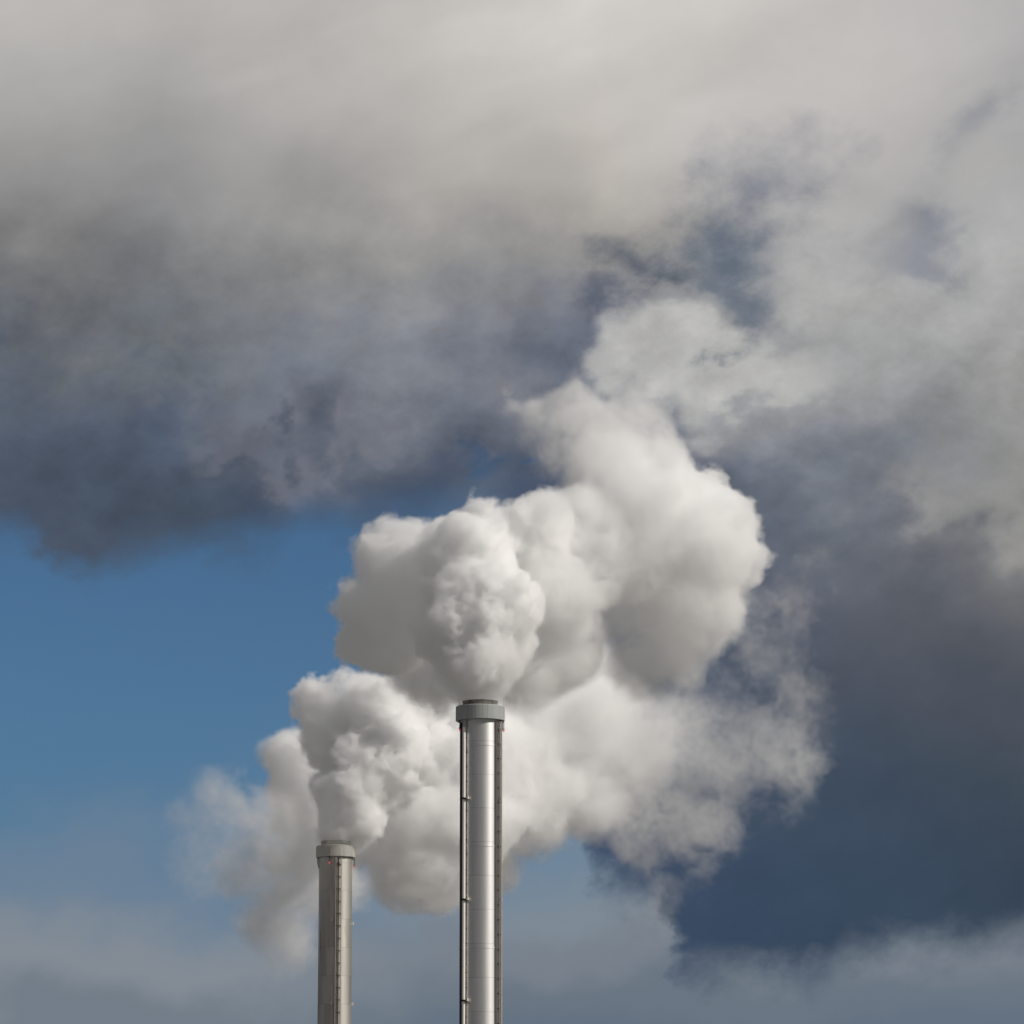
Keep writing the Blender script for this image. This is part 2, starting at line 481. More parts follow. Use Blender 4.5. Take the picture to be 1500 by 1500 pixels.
def box(bm, c, size, rz=0.0, rx=0.0, ry=0.0, mi=0):
    mtx = Matrix.Translation(c) @ Matrix.Rotation(rz, 4, 'Z') @ Matrix.Rotation(ry, 4, 'Y') @ Matrix.Rotation(rx, 4, 'X') @ Matrix.Diagonal((*size, 1))
    vs_ = bmesh.ops.create_cube(bm, size=1.0, matrix=mtx)['verts']
    if mi:
        for f in {f for v in vs_ for f in v.link_faces}:
            f.material_index = mi


def tube(bm, a, b_, r, seg=10):
    a, b_ = Vector(a), Vector(b_)
    d = b_ - a
    q = d.to_track_quat('Z', 'Y').to_matrix().to_4x4()
    bmesh.ops.create_cone(bm, cap_ends=True, segments=seg, radius1=r, radius2=r, depth=d.length, matrix=Matrix.Translation((a + b_) / 2) @ q)


def ball(bm, c, r, sz=1.0):
    bmesh.ops.create_uvsphere(bm, u_segments=14, v_segments=10, radius=r, matrix=Matrix.Translation(c) @ Matrix.Diagonal((1, 1, sz, 1)))


def pol(th, r, z):
    """angle th in degrees from the camera-facing side, positive to the right"""
    return Vector((r * math.sin(R(th)), -r * math.cos(R(th)), z))


def thing(name, label, cat, loc, group=None):
    o = bpy.data.objects.new(name, None)
    COL.objects.link(o)
    o.location = loc
    o.empty_display_size = 2
    o['label'] = label
    o['category'] = cat
    if group:
        o['group'] = group
    return o


# ------------------------------------------------------------------ ground (below the frame, carries the chimneys)
bm = bmesh.new()
NG = 40
for i in range(NG + 1):
    for j in range(NG + 1):
        bm.verts.new(((i / NG - 0.5) * 40000, (j / NG - 0.5) * 40000, 0))
bm.verts.ensure_lookup_table()
for i in range(NG):
    for j in range(NG):
        a = i * (NG + 1) + j
        bm.faces.new((bm.verts[a], bm.verts[a + NG + 1], bm.verts[a + NG + 2], bm.verts[a + 1]))
gr = build('ground', bm, mg)
gr['kind'] = 'structure'

# ------------------------------------------------------------------ chimneys
Y1, Y2 = 500.0, 600.0


def ladder_parts(root, th, R0, z0, z1, width, stand, mrail, mdark):
    """rails with rungs, dark arrest rail down the middle, stand-off stays"""
    f = pol(th, 1, 0).normalized()                      # outwards
    s = Vector((-f.y, f.x, 0))                          # sideways (to the right seen from outside)
    base = f * (R0 + stand)
    rz = math.atan2(s.y, s.x)
    bm = bmesh.new()
    zc, h = (z0 + z1) / 2, z1 - z0
    for sgn in (-1, 1):
        box(bm, base + s * (sgn * width / 2) + Vector((0, 0, zc)), (0.10, 0.16, h), rz)
    z = z0 + 0.4
    while z < z1 - 0.1:
        tube(bm, base - s * width / 2 + Vector((0, 0, z)), base + s * width / 2 + Vector((0, 0, z)), 0.03, 6)
        z += 0.30
    z = z1 - 1.0
    while z > z0:
        for sgn in (-1, 1):
            box(bm, f * (R0 + stand / 2) + s * (sgn * width / 2) + Vector((0, 0, z)), (0.08, stand + 0.14, 0.12), rz, mi=1)
        box(bm, base - f * 0.02 + Vector((0, 0, z)), (width + 0.1, 0.08, 0.09), rz, mi=1)
        z -= 1.76
    lad = build('ladder', bm, [mrail, M['brown_steel']], root)
    bm = bmesh.new()
    box(bm, base + f * 0.10 + Vector((0, 0, zc)), (0.13, 0.12, h), rz)
    build('fall_arrest_rail', bm, mdark, lad)
    return lad, base, f, s, rz


def collar(root, r_out, r_in, z0, z1, seg, a0, m, mdark):
    bm = bmesh.new()
    hz = z1 - z0
    prof = [(r_in, z0 + 0.10), (r_out - 0.28, z0 + 0.06), (r_out - 0.10, z0), (r_out, z0 + 0.06), (r_out, z1 - 0.10), (r_out - 0.06, z1), (r_out - 0.22, z1), (r_out - 0.22, z1 - 0.35), (r_in, z1 - 0.35)]
    lathe(bm, prof, seg, a0)
    c = build('collar', bm, m, root)
    bm = bmesh.new()
    lathe(bm, [(r_in - 0.02, z0 + 0.085), (r_out - 0.30, z0 + 0.045), (r_out - 0.30, z0 + 0.02), (r_in - 0.02, z0 + 0.05)], 72)
    build('collar_shade_sheet', bm, mdark, c)  # black sheet: the shade below the collar put into its colour
    return c


def warning_light(root, p, up, out, mbr):
    """red lamp hung from the collar on a bent arm"""
    bm = bmesh.new()
    tube(bm, p + Vector((0, 0, up)), p + Vector((0, 0, 0.22)), 0.05, 8)
    tube(bm, p + Vector((0, 0, up * 0.75)), p - out * 0.45 + Vector((0, 0, up * 0.75)), 0.04, 8)
    tube(bm, p + Vector((0, 0, 0.15)), p + Vector((0, 0, 0.26)), 0.13, 12)
    wl = build('warning_light', bm, mbr, root)
    bm = bmesh.new()
    ball(bm, p, 0.10, 1.3)
    build('lens', bm, M['red_lens'], wl)
    return wl


def make_front():
    loc = at(703.5, 1050, Y1)
    H = at(703.5, 1057, Y1).z                           # collar's lower edge
    s = mpp(Y1, 1050)
    root = thing('chimney', 'taller chimney of bright shiny metal with a grey collar and a white pipe',
                 'chimney', (loc.x, Y1, 0), 'steaming chimneys')
    R0 = 29.4 * s
    # shaft with slightly proud joint bands
    bm = bmesh.new()
    prof = []
    z = -0.2
    zs = []
    joint = at(700, 1390, Y1).z
    k = -9
    while joint + k * 12.15 < H + 1:
        zs.append((joint + k * 12.15, 0.035))
        k += 1
    lat = [(-0.2, 0.0)]
    for zj, d in zs:
        if zj > 1 and zj < H - 1:
            lat += [(zj - 0.09, 0.0), (zj - 0.085, d), (zj + 0.085, d), (zj + 0.09, 0.0)]
    lat.append((H + 0.3, 0.0))
    for z, d in lat:
        prof.append((R0 * (1 + 0.02 * (1 - z / H)) + d, z))
    prof = prof + [(R0 - 0.5, H + 0.3), (R0 - 0.5, -0.2)]
    lathe(bm, prof, 128)
    sh = build('shaft', bm, M['bright_metal'], root)
    Z1 = at(703, 1035.5, Y1).z
    collar(root, 36.0 * s, R0 - 0.3, H, Z1, 28, 0.03, M['collar_grey'], M['soot_and_shade'])
    # flue
    zt = at(702, 1027.6, Y1).z
    rf = 25.5 * s
    bm = bmesh.new()
    lathe(bm, [(rf, H + 0.4), (rf, zt - 0.12), (rf + 0.05, zt - 0.1), (rf + 0.05, zt), (rf - 0.12, zt), (rf - 0.12, H + 0.4)], 96)
    fl = build('flue', bm, M['flue'], root)
    bm = bmesh.new()
    lathe(bm, [(rf - 0.13, zt - 0.05), (rf - 0.16, zt - 0.05), (rf - 0.16, H - 3), (rf - 0.13, H - 3)], 64)
    build('liner', bm, M['soot_and_shade'], fl)
    # rods on the collar
    for th in (78, 25, -64, 150, -140):
        bm = bmesh.new()
        p = pol(th, 36.0 * s - 0.12, Z1)
        tube(bm, p, p + Vector((0, 0, 0.9)), 0.025, 6)
        build('lightning_rod', bm, M['galv'], root)
    # ladder on the right flank
    ladder_parts(root, 63, R0, 0.3, H - 0.15, 0.55, 0.32, M['galv'], M['galv'])
    bm = bmesh.new()
    box(bm, pol(50.5, R0 + 0.04, H / 2), (0.40, 0.16, H - 0.5), R(50.5))
    build('dark_strip', bm, M['grey_steel'], root)  # plain dark upright strip left of the ladder
    # white service pipe on the left
    th = -45
    bm = bmesh.new()
    rp = 0.20
    tube(bm, pol(th, R0 + 0.30, 0.3), pol(th, R0 + 0.30, H - 0.95), rp, 20)
    z = H - 2.2
    while z > 1:
        box(bm, pol(th, R0 + 0.16, z), (0.38, 0.40, 0.05), R(th), mi=1)
        z -= 1.76
    pp = build('service_pipe', bm, [M['white_pipe'], M['brown_steel']], root)
    bm = bmesh.new()
    tube(bm, pol(th, R0 + 0.30, H - 0.95), pol(th, R0 + 0.30, H - 0.05), rp * 0.8, 16)
    build('pipe_head', bm, M['galv'], pp)
    # dark box left of the pipe, the shaft's shading put into its colour
    bm = bmesh.new()
    box(bm, pol(-67, R0 + 0.05, H / 2), (0.42, 0.16, H - 0.6), R(-67))
    build('dark_strip', bm, M['dark_steel'], root)
    # cream fittings on each ring joint
    for py in (1172, 1319.5, 1467):
        z = at(700, py, Y1).z
        for th, rr in ((-34, 0.22), (66, 0.28)):
            bm = bmesh.new()
            f = pol(th, 1, 0)
            box(bm, pol(th, R0 + rr, z), (0.26, 0.30, 0.20), R(th))
            box(bm, pol(th, R0 + rr + 0.02, z + 0.17), (0.18, 0.2, 0.14), R(th))
            box(bm, pol(th, R0 + 0.05, z - 0.03), (0.12, 0.3, 0.08), R(th))
            fx = build('fitting', bm, M['lamp_box'], root)
        bm = bmesh.new()
        box(bm, pol(-45, R0 + 0.30, z - 0.03), (0.42, 0.40, 0.24), R(-45))
        build('pipe_clamp', bm, M['dark_steel'], pp)
    # warning lights under the collar
    zl = at(700, 1070.5, Y1).z
    warning_light(root, Vector((-29.9 * s, -0.9, zl)), H - zl + 0.05, Vector((-1, 0, 0)), M['dark_steel'])
    zl = at(700, 1072, Y1).z
    warning_light(root, Vector((34.6 * s, -0.7, zl)), H - zl + 0.05, Vector((1, 0, 0)), M['galv'])
    bm = bmesh.new()
    p = Vector((32.4 * s, -0.9, H))
    box(bm, p + Vector((0, 0, -0.55)), (0.16, 0.14, 1.1))
    box(bm, p + Vector((-0.05, 0, -1.2)), (0.2, 0.2, 0.25))
    build('junction_box', bm, M['dark_steel'], root)
    return root, H, s, R0


def make_rear():
    loc = at(491.8, 1250, Y2)
    H = at(491.8, 1257, Y2).z
    s = mpp(Y2, 1250)
    root = thing('chimney', 'shorter matt beige chimney with a ladder up the middle of its front',
                 'chimney', (loc.x, Y2, 0), 'steaming chimneys')
    R0 = 24.4 * s
    bm = bmesh.new()
    prof = [(R0 * 1.03, -0.2), (R0, H + 0.3), (R0 - 0.5, H + 0.3), (R0 - 0.5, -0.2)]
    lathe(bm, prof, 128)
    sh = build('shaft', bm, M['pale_cladding'], root)
    Z1 = at(491, 1239.8, Y2).z
    collar(root, 28.9 * s, R0 - 0.3, H, Z1, 26, 0.06, M['collar_pale'], M['soot_and_shade'])
    zt = at(492, 1232.4, Y2).z
    rf = 21.5 * s
    bm = bmesh.new()
    lathe(bm, [(rf, H + 0.4), (rf, zt - 0.12), (rf + 0.05, zt - 0.1), (rf + 0.05, zt), (rf - 0.12, zt), (rf - 0.12, H + 0.4)], 96)
    fl = build('flue', bm, M['flue_pale'], root)
    bm = bmesh.new()
    lathe(bm, [(rf - 0.13, zt - 0.05), (rf - 0.16, zt - 0.05), (rf - 0.16, H - 3), (rf - 0.13, H - 3)], 64)
    build('liner', bm, M['soot_and_shade'], fl)
    lad, base, f, sd, rz = ladder_parts(root, 11, R0, 0.3, H - 0.15, 0.80, 0.40, M['galv'], M['dark_steel'])
    bm = bmesh.new()
    bmesh.ops.create_cone(bm, cap_ends=True, segments=12, radius1=0.30, radius2=0.02, depth=0.65, matrix=Matrix.Translation(base + f * 0.18 + Vector((0, 0, H - 0.95))))
    build('rail_stop', bm, M['dark_steel'], lad)
    # deep fin along the ladder's left, added to cast shade on the shaft
    bm = bmesh.new()
    box(bm, base + f * 0.02 - sd * 0.44 + Vector((0, 0, H / 2)), (0.07, 0.92, H - 0.8), rz)
    build('shade_fin', bm, M['galv'], lad)
    for py, th in ((1350, -7), (1354, 84), (1472, 84), (1472, -7)):
        z = at(491, py, Y2).z
        bm = bmesh.new()
        rr = R0 + (0.45 if th < 0 else 0.12)
        box(bm, pol(th, rr, z), (0.24, 0.28, 0.26), R(th))
        box(bm, pol(th, R0 + 0.1, z - 0.05), (0.1, rr - R0 + 0.3, 0.1), R(th))
        ball(bm, pol(th, rr + 0.1, z + 0.16), 0.12)
        build('fitting', bm, M['lamp_box'], root)
    zl = at(491, 1266, Y2).z
    warning_light(root, pol(-17, R0 + 0.35, zl), H - zl + 0.05, pol(-17, 1, 0), M['dark_steel'])
    zl = at(491, 1270, Y2).z
    warning_light(root, Vector((27.4 * s, -0.5, zl)), H - zl + 0.05, Vector((1, 0, 0)), M['dark_steel'])
    # hanging bracket on the left
    bm = bmesh.new()
    p = Vector((-26.6 * s, -0.4, H))
    tube(bm, p, p + Vector((0, 0, -1.05)), 0.05, 8)
    tube(bm, p + Vector((0.16, 0, 0)), p + Vector((0.16, 0, -1.3)), 0.05, 8)
    tube(bm, p + Vector((0.12, 0, -0.42)), p + Vector((0.65, 0, -0.42)), 0.05, 8)
    box(bm, p + Vector((0.2, 0, -1.35)), (0.24, 0.2, 0.2))
    build('hanging_bracket', bm, M['dark_steel'], root)
    return root, H, s, R0


front, H1, S1, R1 = make_front()
rear, H2, S2, R2 = make_rear()

# ------------------------------------------------------------------ steam
def up_matrix(n, period, off):
    """cubic B-spline interpolation matrix from a lattice of the given period (in voxels)"""
    x = (np.arange(n) + off) / period
    i0 = np.floor(x).astype(int)
    f = (x - i0).astype(np.float32)
    m = int(i0.max()) + 4
    A = np.zeros((n, m), np.float32)
    wts = [(1 - f) ** 3 / 6, (3 * f ** 3 - 6 * f ** 2 + 4) / 6, (-3 * f ** 3 + 3 * f ** 2 + 3 * f + 1) / 6, f ** 3 / 6]
    for k in range(4):
        A[np.arange(n), i0 + k] = wts[k]
    return A


def lattice_noise(shape, period, rng):
    A = [up_matrix(n, period, rng.uniform(0, period)) for n in shape]
    g = rng.normal(0, 1, [a.shape[1] for a in A]).astype(np.float32)
    g = np.tensordot(A[0], g, (1, 0))                   # x, j, k
    g = np.tensordot(g, A[1], (1, 1))                   # x, k, y
    g = np.tensordot(g, A[2], (1, 1))                   # x, y, z
    return g * 2.1


def fbm(shape, period, octaves, rng, gain=0.55, lac=1.9, billow=False):
    out = np.zeros(shape, np.float32)
    a, tot = 1.0, 0.0
    for _ in range(octaves):
        n = lattice_noise(shape, max(period, 1.6), rng)
        out += a * ((np.abs(n) - 0.6) if billow else n)
        tot += a * a
        a *= gain
        period /= lac
        if period < 1.5:
            break
    return out / math.sqrt(tot)


POOL = ThreadPoolExecutor(4)


def swirl_index(shape, vs, seed, i, amp):
    w_ = fbm(shape, 3.2 / vs, 3, np.random.default_rng(seed), gain=0.55) * (amp / vs)
    sh_ = [1, 1, 1]
    sh_[i] = -1
    k = np.rint(w_).astype(np.int32) + np.arange(shape[i], dtype=np.int32).reshape(sh_)
    return np.clip(k, 0, shape[i] - 1)


def swirl(vol, shape, vs, seed, amp):
    """drag a noise volume about by another one, which draws it out into curls"""
    js = [POOL.submit(swirl_index, shape, vs, seed + i, i, amp) for i in range(3)]
    idx = [j.result() for j in js]
    flat = (idx[0] * shape[1] + idx[1]) * shape[2] + idx[2]
    del idx
    v = vol.ravel()
    n = flat.shape[0]
    out = np.empty(flat.shape, np.float32)

    def part(k):
        out[k::4] = v.take(flat[k::4])
    list(POOL.map(part, range(4)))
    return out


def voxel_plume(puffs, vs, seed, warp=1.0, thin_noise=1.0):
    """puffs: (world centre, radius, density, softness, lumps) -> density grid, its lower corner"""
    rng = np.random.default_rng(seed)
    lo = np.min([np.array(p[0]) - p[1] * 1.25 - 1.0 for p in puffs], 0)
    hi = np.max([np.array(p[0]) + p[1] * 1.25 + 1.0 for p in puffs], 0)
    shape = tuple(int(math.ceil(v)) for v in (hi - lo) / vs)
    ax = [lo[i] + np.arange(shape[i], dtype=np.float32) * vs for i in range(3)]
    # billowing children on the dense heaps
    allp = []
    for c, r, dn, sf, lump in puffs:
        c = np.array(c)
        allp.append((c, r * (0.86 if lump else 1.0)))
        if lump:
            n1 = int(11 * lump)
            for i in range(n1):
                v = rng.normal(0, 1, 3)
                v /= np.linalg.norm(v)
                r1 = r * rng.uniform(0.22, 0.55)
                c1 = c + v * (r * 0.98 - r1 * rng.uniform(0.62, 1.0))
                allp.append((c1, r1))
                if r1 > 1.2:
                    for j in range(7):
                        u = rng.normal(0, 1, 3) + v * 0.8
                        u /= np.linalg.norm(u)
                        r2 = r1 * rng.uniform(0.25, 0.42)
                        allp.append((c1 + u * (r1 - r2 * 0.5), r2))
    # warped coordinates
    def warpf(k):
        g_ = np.random.default_rng(seed * 100 + k)
        return 0.65 * warp * lattice_noise(shape, 7.0 / vs, g_) + 0.32 * warp * fbm(shape, 2.2 / vs, 3, g_)
    wx_, wy_, wz_ = POOL.map(warpf, range(3))
    sdf = np.full(shape, 6.0, np.float32)
    num = np.zeros(shape, np.float32)
    nsf = np.zeros(shape, np.float32)
    den = np.full(shape, 1e-6, np.float32)

    def region(c, rr):
        sl_ = []
        for i in range(3):
            a = int(max(0, math.floor((c[i] - rr - lo[i]) / vs)))
            b_ = int(min(shape[i], math.ceil((c[i] + rr - lo[i]) / vs) + 1))
            sl_.append(slice(a, max(a, b_)))
        return tuple(sl_)

    for c, r in allp:
        q = region(c, r + 4.0 if r > 2 else r + 1.8)
        d = np.sqrt((ax[0][q[0]][:, None, None] + wx_[q] - c[0]) ** 2 + (ax[1][q[1]][None, :, None] + wy_[q] - c[1]) ** 2 + (ax[2][q[2]][None, None, :] + wz_[q] - c[2]) ** 2) - r
        cur = sdf[q]
        k = 0.12 * r + 0.05
        h = np.clip(0.5 + 0.5 * (cur - d) / k, 0, 1)
        sdf[q] = cur + (d - cur) * h - k * h * (1 - h)
    for c, r, dn, sf, lump in puffs:
        q = region(c, r * 1.7)
        d2 = ((ax[0][q[0]][:, None, None] - c[0]) ** 2 + (ax[1][q[1]][None, :, None] - c[1]) ** 2 + (ax[2][q[2]][None, None, :] - c[2]) ** 2) / (r * r)
        wt = np.exp(-2.2 * d2).astype(np.float32)
        num[q] += wt * math.log(dn)
        nsf[q] += wt * math.log(sf)
        den[q] += wt
    dens = np.exp(num / den)
    soft = np.exp(nsf / den)
    del num, nsf, den, wx_, wy_, wz_
    j1 = POOL.submit(fbm, shape, 4.2 / vs, 6, np.random.default_rng(seed * 100 + 50), 0.68)
    j2 = POOL.submit(fbm, shape, 2.6 / vs, 5, np.random.default_rng(seed * 100 + 51), 0.66, 1.9, True)
    nz = swirl(j1.result(), shape, vs, seed * 100 + 60, 0.9)
    bl = swirl(j2.result(), shape, vs, seed * 100 + 70, 0.5)
    fine = fbm(shape, 0.85 / vs, 3, np.random.default_rng(seed * 100 + 52), 0.75, 1.7, True)
    mid = fbm(shape, 1.5 / vs, 2, np.random.default_rng(seed * 100 + 53), 0.6, 1.9, True)
    # crisp heaps get billow relief, thin veils are torn by the noise
    crisp = np.clip((1.1 - soft) / 0.5, 0, 1)
    phi = sdf + fine * (0.20 + 0.20 * crisp + 0.18 * np.minimum(soft, 2.0)) + bl * (0.12 + 0.20 * np.minimum(soft, 1.5) + 0.20 * crisp) + mid * crisp * 0.24 + nz * (0.10 + soft * (0.40 + 0.85 * np.clip((soft - 2.3) / 0.6, 0, 1)))
    rho = dens * np.clip(-phi / soft, 0, 1) ** 1.3 * np.clip(1.0 + 0.45 * nz + 0.55 * fine, 0.12, 3.0)
    for i in range(3):                                  # fade at the grid border
        e = np.minimum(np.arange(shape[i]), np.arange(shape[i])[::-1]).astype(np.float32)
        e = np.clip(e / 6, 0, 1)
        sh_ = [1, 1, 1]
        sh_[i] = -1
        rho *= e.reshape(sh_)
    # how much steam lies between a point and the open air, in units of its own reach of sight
    depth = (-phi - 1.3) * dens - 3.0
    return rho.astype(np.float32), lo, shape, depth


steam_mat = bpy.data.materials.new('white_steam')
steam_mat.use_nodes = True
tt = steam_mat.node_tree
tt.nodes.clear()
o_ = tt.nodes.new('ShaderNodeOutputMaterial')
pv = tt.nodes.new('ShaderNodeVolumePrincipled')
pv.inputs['Color'].default_value = (0.9995, 0.9995, 0.9995, 1)
pv.inputs['Density'].default_value = 1.0
pv.inputs['Anisotropy'].default_value = 0.1
tt.links.new(pv.outputs[0], o_.inputs['Volume'])


core_mat = mat('thick_white_steam', (0.985, 0.985, 0.985), 1.0, spec=0.0)


def volume_object(name, rho, lo, shape, vs, parent, origin, mesh=False):
    me = bpy.data.meshes.new('density_grid')
    me.vertices.add(rho.size)
    a = me.attributes.new('density', 'FLOAT', 'POINT')
    a.data.foreach_set('value', rho.ravel())
    carrier = bpy.data.objects.new('density_grid', me)   # data only, never linked to the scene
    vd = bpy.data.volumes.new(name)
    vd.materials.append(steam_mat)
    o = bpy.data.objects.new(name, vd)
    COL.objects.link(o)
    o.parent = parent
    ng = bpy.data.node_groups.new('steam_density', 'GeometryNodeTree')
    ng.interface.new_socket('Geometry', in_out='INPUT', socket_type='NodeSocketGeometry')
    ng.interface.new_socket('Geometry', in_out='OUTPUT', socket_type='NodeSocketGeometry')
    G = NT(ng)
    go = G.n('NodeGroupOutput')
    vc = G.n('GeometryNodeVolumeCube')
    lo = np.array(lo) - np.array(origin)
    mn = tuple(float(v) for v in lo)
    mx = tuple(float(lo[i] + (shape[i] - 1) * vs) for i in range(3))
    vc.inputs['Min'].default_value = mn
    vc.inputs['Max'].default_value = mx
    for k, q in zip('XYZ', shape):
        vc.inputs['Resolution ' + k].default_value = int(q)
    p = G.n('GeometryNodeInputPosition').outputs[0]
    ix = G.vm('FLOOR', G.vm('ADD', G.vm('SCALE', G.vm('SUBTRACT', p, mn), 1 / vs), (0.5, 0.5, 0.5)))
    sp = G.n('ShaderNodeSeparateXYZ')
    G.set(sp.inputs[0], ix)

    def imad(a, b_, c_):                                # whole-number a * b + c
        q = G.n('FunctionNodeIntegerMath', operation='MULTIPLY_ADD')
        for i_, v_ in enumerate((a, b_, c_)):
            G.set(q.inputs[i_], v_)
        return q.outputs[0]
    idx = imad(imad(sp.outputs[0], int(shape[1]), sp.outputs[1]), int(shape[2]), sp.outputs[2])
    oi = G.n('GeometryNodeObjectInfo')
    oi.inputs['Object'].default_value = carrier
    na = G.n('GeometryNodeInputNamedAttribute', data_type='FLOAT')
    na.inputs[0].default_value = 'density'
    si = G.n('GeometryNodeSampleIndex')
    ng.links.new(oi.outputs['Geometry'], si.inputs['Geometry'])
    ng.links.new(na.outputs[0], si.inputs['Value'])
    ng.links.new(idx, si.inputs['Index'])
    ng.links.new(si.outputs[0], vc.inputs['Density'])
    sm = G.n('GeometryNodeSetMaterial')
    sm.inputs['Material'].default_value = core_mat if mesh else steam_mat
    if mesh:
        v2m = G.n('GeometryNodeVolumeToMesh')
        v2m.inputs['Threshold'].default_value = 0.5
        ng.links.new(vc.outputs[0], v2m.inputs['Volume'])
        ng.links.new(v2m.outputs[0], sm.inputs[0])
    else:
        ng.links.new(vc.outputs[0], sm.inputs[0])
    ng.links.new(sm.outputs[0], go.inputs[0])
    md = o.modifiers.new('steam', 'NODES')
    md.node_group = ng
    if mesh:                                            # keep only the plain mesh
        dg = bpy.context.evaluated_depsgraph_get()
        ev = o.evaluated_get(dg)
        gs = ev.evaluated_geometry()
        m_ = gs.mesh.copy()
        m_.name = name
        loose = [[] for _ in range(len(m_.vertices))]
        for e in m_.edges:
            a_, b_ = e.vertices
            loose[a_].append(b_)
            loose[b_].append(a_)
        tag_ = np.full(len(m_.vertices), -1, int)
        best, nbest = -1, 0
        for v0 in range(len(tag_)):
            if tag_[v0] >= 0:
                continue
            todo, cnt = [v0], 0
            tag_[v0] = v0
            while todo:
                v1 = todo.pop()
                cnt += 1
                for v2 in loose[v1]:
                    if tag_[v2] < 0:
                        tag_[v2] = v0
                        todo.append(v2)
            if cnt > nbest:
                best, nbest = v0, cnt
        bm = bmesh.new()
        bm.from_mesh(m_)
        bm.verts.ensure_lookup_table()
        bmesh.ops.delete(bm, geom=[bm.verts[i] for i in np.nonzero(tag_ != best)[0]], context='VERTS')
        bm.to_mesh(m_)
        bm.free()
        m_.materials.clear()
        m_.materials.append(core_mat)
        o2 = bpy.data.objects.new(name, m_)
        bpy.data.objects.remove(o)
        COL.objects.link(o2)
        o2.name = name
        o2.parent = parent
        m_.polygons.foreach_set('use_smooth', np.ones(len(m_.polygons), bool))
        return o2
    return o


def puffs_from(rows, Y):
    out = []
    for px, py, dy_, rp, dn, sf, lump in rows:
        yy = Y + dy_
        dn, sf = (dn * 0.95, sf * 0.85) if dn > 0.55 else (dn * 0.72, sf)
        out.append((at(px, py, yy), rp * mpp(yy, py), dn, sf, lump))
    return out


#        px    py   depth radius density soft lumps
FRONT = [
    (702, 1026, 0, 31, 0.22, 0.9, 0), (703, 1010, 0.2, 40, 0.40, 0.9, 0), (705, 988, 0.5, 58, 0.8, 0.8, 0.3),
    (703, 955, 0.5, 80, 1.6, 0.55, 0.7), (706, 905, 0.0, 90, 2.0, 0.5, 1), (735, 880, -1.0, 62, 2.0, 0.5, 1), (668, 925, 0, 52, 1.8, 0.55, 0.8),
    (700, 830, 4, 76, 1.6, 0.6, 1), (655, 805, 9, 56, 1.3, 0.7, 0.8), (698, 748, 9, 32, 1.1, 0.7, 0.6),
    (590, 832, 10, 72, 0.9, 0.7, 1), (560, 895, 11, 68, 0.9, 0.7, 1), (524, 940, 13, 46, 0.9, 0.7, 1), (570, 950, 11, 62, 0.85, 0.8, 0.9), (592, 800, 10, 48, 0.85, 0.7, 1), (552, 800, 12, 30, 0.85, 0.7, 1),
    (640, 900, 14, 76, 0.9, 0.9, 0.6), (790, 785, 11, 72, 1.1, 0.8, 1), (805, 870, 13, 92, 0.7, 1.2, 0.5), (870, 800, 17, 100, 0.6, 1.3, 0.5), (740, 800, 10, 70, 1.2, 0.8, 0.8),
    (940, 790, 20, 115, 0.6, 1.3, 0.5), (1025, 800, 22, 105, 0.75, 0.9, 0.8), (1000, 870, 24, 100, 0.5, 1.5, 0), (1030, 915, 24, 70, 0.5, 1.6, 0.6), (1040, 735, 24, 60, 0.8, 0.8, 0.9), (1080, 822, 24, 52, 0.8, 0.8, 0.6), (1075, 890, 24, 40, 0.7, 0.9, 0.9),
    (895, 700, 22, 86, 0.45, 1.4, 0.5), (965, 695, 24, 76, 0.6, 1.0, 0.8), (865, 640, 25, 78, 0.42, 1.5, 0.6), (940, 635, 27, 76, 0.40, 1.6, 0.5), (842, 596, 26, 54, 0.42, 1.4, 0.8), (795, 612, 26, 42, 0.40, 1.3, 0.7), (757, 605, 26, 26, 0.32, 1.2, 0.7), (750, 580, 26, 14, 0.3, 1.2, 0),
    (625, 985, 18, 60, 0.7, 1.4, 0.5), (680, 985, 18, 54, 0.7, 1.4, 0.5),
    (985, 945, 26, 76, 0.5, 2.0, 0.5), (930, 975, 26, 60, 0.45, 2.0, 0.5), (820, 950, 20, 84, 0.6, 2.0, 0.5), (760, 970, 16, 70, 0.7, 1.8, 0.5), (935, 890, 28, 60, 0.4, 2.0, 0.4), (905, 908, 25, 52, 0.5, 1.5, 0),
]
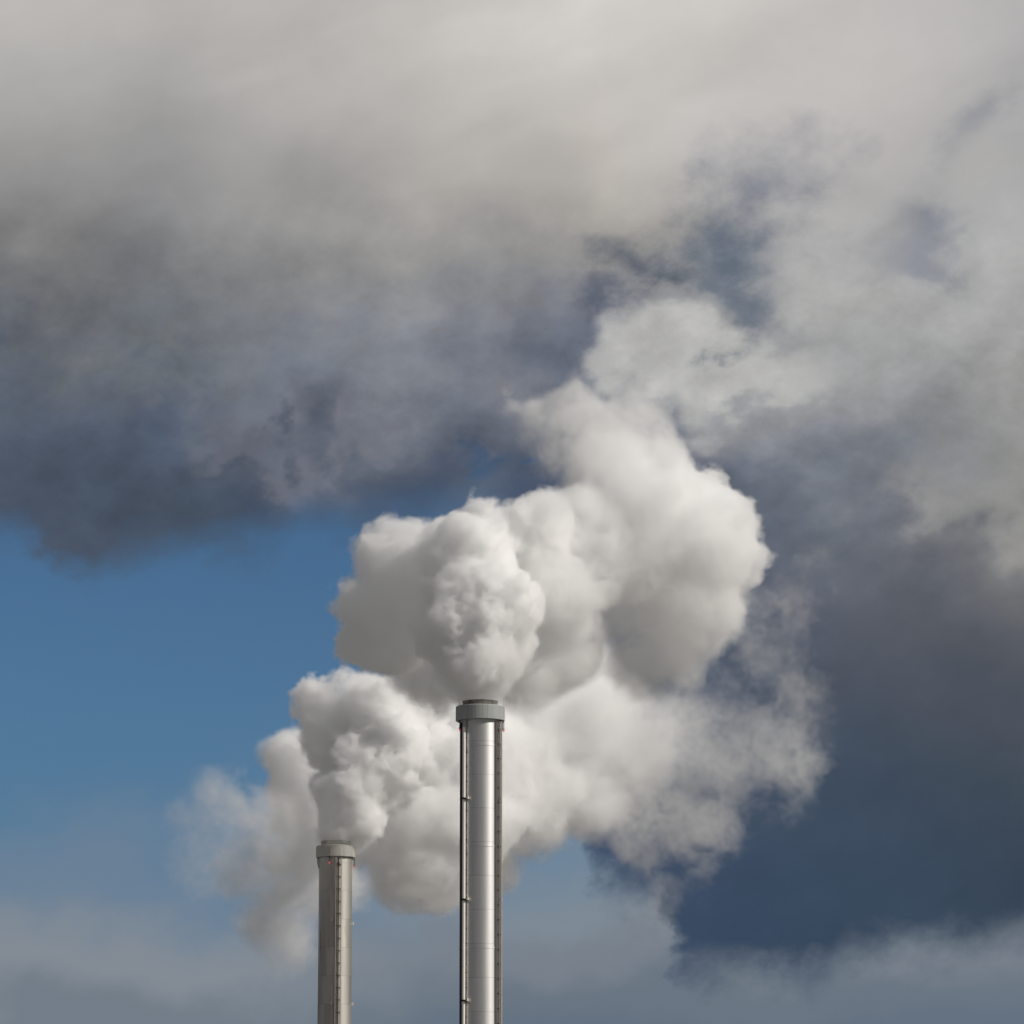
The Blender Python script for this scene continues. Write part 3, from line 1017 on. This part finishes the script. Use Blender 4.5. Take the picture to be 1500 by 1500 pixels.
REAR = [
    (493, 1230, 0, 25, 0.30, 0.8, 0), (497, 1213, 0.3, 40, 0.6, 0.7, 0), (508, 1192, 0.9, 55, 1.2, 0.6, 0.3),
    (523, 1162, 1.6, 70, 1.6, 0.5, 0.8), (550, 1130, 2.2, 72, 1.8, 0.5, 1), (577, 1095, 2.5, 60, 1.7, 0.5, 1), (520, 1105, 4, 56, 1.6, 0.55, 1),
    (545, 1065, 5, 76, 1.3, 0.6, 1), (487, 1085, 5, 52, 1.2, 0.65, 1), (465, 1032, 7, 42, 1.2, 0.7, 1), (530, 1035, 7, 58, 1.1, 0.7, 0.9), (600, 1040, 8, 70, 1.1, 0.8, 0.9), (620, 1090, 7, 56, 1.0, 0.8, 0.9),
    (425, 1112, 20, 52, 0.7, 1.4, 0.8), (440, 1170, 22, 74, 0.6, 1.8, 0.6), (600, 1190, 24, 100, 0.9, 1.4, 0.8), (690, 1110, 28, 110, 0.8, 1.6, 0.8), (480, 1220, 24, 84, 0.5, 2.0, 0.5),
    (600, 1258, 25, 90, 0.8, 1.6, 0.8), (645, 1285, 25, 66, 0.7, 1.8, 0.7), (565, 1290, 25, 52, 0.5, 2.0, 0.5), (690, 1200, 26, 94, 0.8, 1.8, 0.6),
    (780, 1050, 36, 118, 0.6, 1.8, 0.4), (765, 1170, 34, 104, 0.6, 1.8, 0.4), (705, 1245, 34, 70, 0.7, 1.8, 0.5), (770, 960, 38, 90, 0.7, 1.8, 0.6),
    (870, 1050, 38, 115, 0.5, 2.1, 0.4), (865, 1160, 38, 96, 0.45, 2.1, 0.4), (860, 980, 38, 76, 0.40, 2.2, 0.3), (940, 1090, 40, 98, 0.27, 2.2, 0.3), (930, 1180, 40, 76, 0.27, 2.3, 0.3),
    (1010, 1060, 40, 72, 0.09, 2.7, 0), (1060, 1115, 41, 84, 0.09, 2.9, 0), (1130, 1100, 42, 80, 0.085, 2.9, 0), (1165, 1125, 42, 54, 0.15, 2.7, 0), (1165, 1035, 42, 58, 0.07, 2.9, 0), (1010, 1205, 41, 74, 0.13, 2.8, 0), (1140, 880, 42, 64, 0.06, 2.9, 0), (1110, 965, 42, 56, 0.07, 2.9, 0), (930, 1245, 41, 50, 0.16, 2.8, 0), (965, 1315, 41, 44, 0.05, 2.9, 0),
    (385, 1190, -4, 74, 0.18, 2.5, 0.4), (380, 1275, 4, 78, 0.21, 2.6, 0.4), (430, 1260, 9, 64, 0.28, 2.4, 0.4), (405, 1345, 7, 66, 0.32, 2.4, 0.4), (380, 1350, 4, 52, 0.34, 2.2, 0.4), (330, 1170, -12, 74, 0.11, 2.6, 0.4), (310, 1130, -12, 38, 0.18, 2.0, 0.4), (268, 1190, -13, 46, 0.10, 2.3, 0.4), (475, 1290, 12, 84, 0.35, 2.4, 0.4), (430, 1382, 7, 48, 0.30, 2.4, 0.3), (300, 1250, -12, 60, 0.04, 2.8, 0),
]

p1 = thing('steam_plume', 'dense white billowing steam rising from the taller metal chimney and drifting up to the right', 'steam', (front.location.x, Y1, H1 + 2), None)
p2 = thing('steam_plume', 'grey and beige steam pouring from the shorter chimney and spreading low behind both chimneys', 'steam', (rear.location.x, Y2, H2 + 2), None)
VS1, VS2 = 0.165, 0.215
for root, rows, Y, vs, seed in ((p1, FRONT, Y1, VS1, 11), (p2, REAR, Y2, VS2, 23)):
    rho, lo, shape, depth = voxel_plume(puffs_from(rows, Y), vs, seed)
    print('plume', shape, rho.size / 1e6, float(rho.max()))
    volume_object('steam', rho, lo, shape, vs, root, root.location)
    k = 3
    dd = np.clip(depth[::k, ::k, ::k] * 0.5 + 0.5, 0, 1).astype(np.float32)
    dd = (dd[:-1] + dd[1:])[:, :-1] + (dd[:-1] + dd[1:])[:, 1:]
    dd = np.ascontiguousarray((dd[:, :, :-1] + dd[:, :, 1:]) / 8)
    if dd.max() > 0.55:
        volume_object('dense_heart', dd, np.array(lo) + vs * k / 2, dd.shape, vs * k, root, root.location, True)
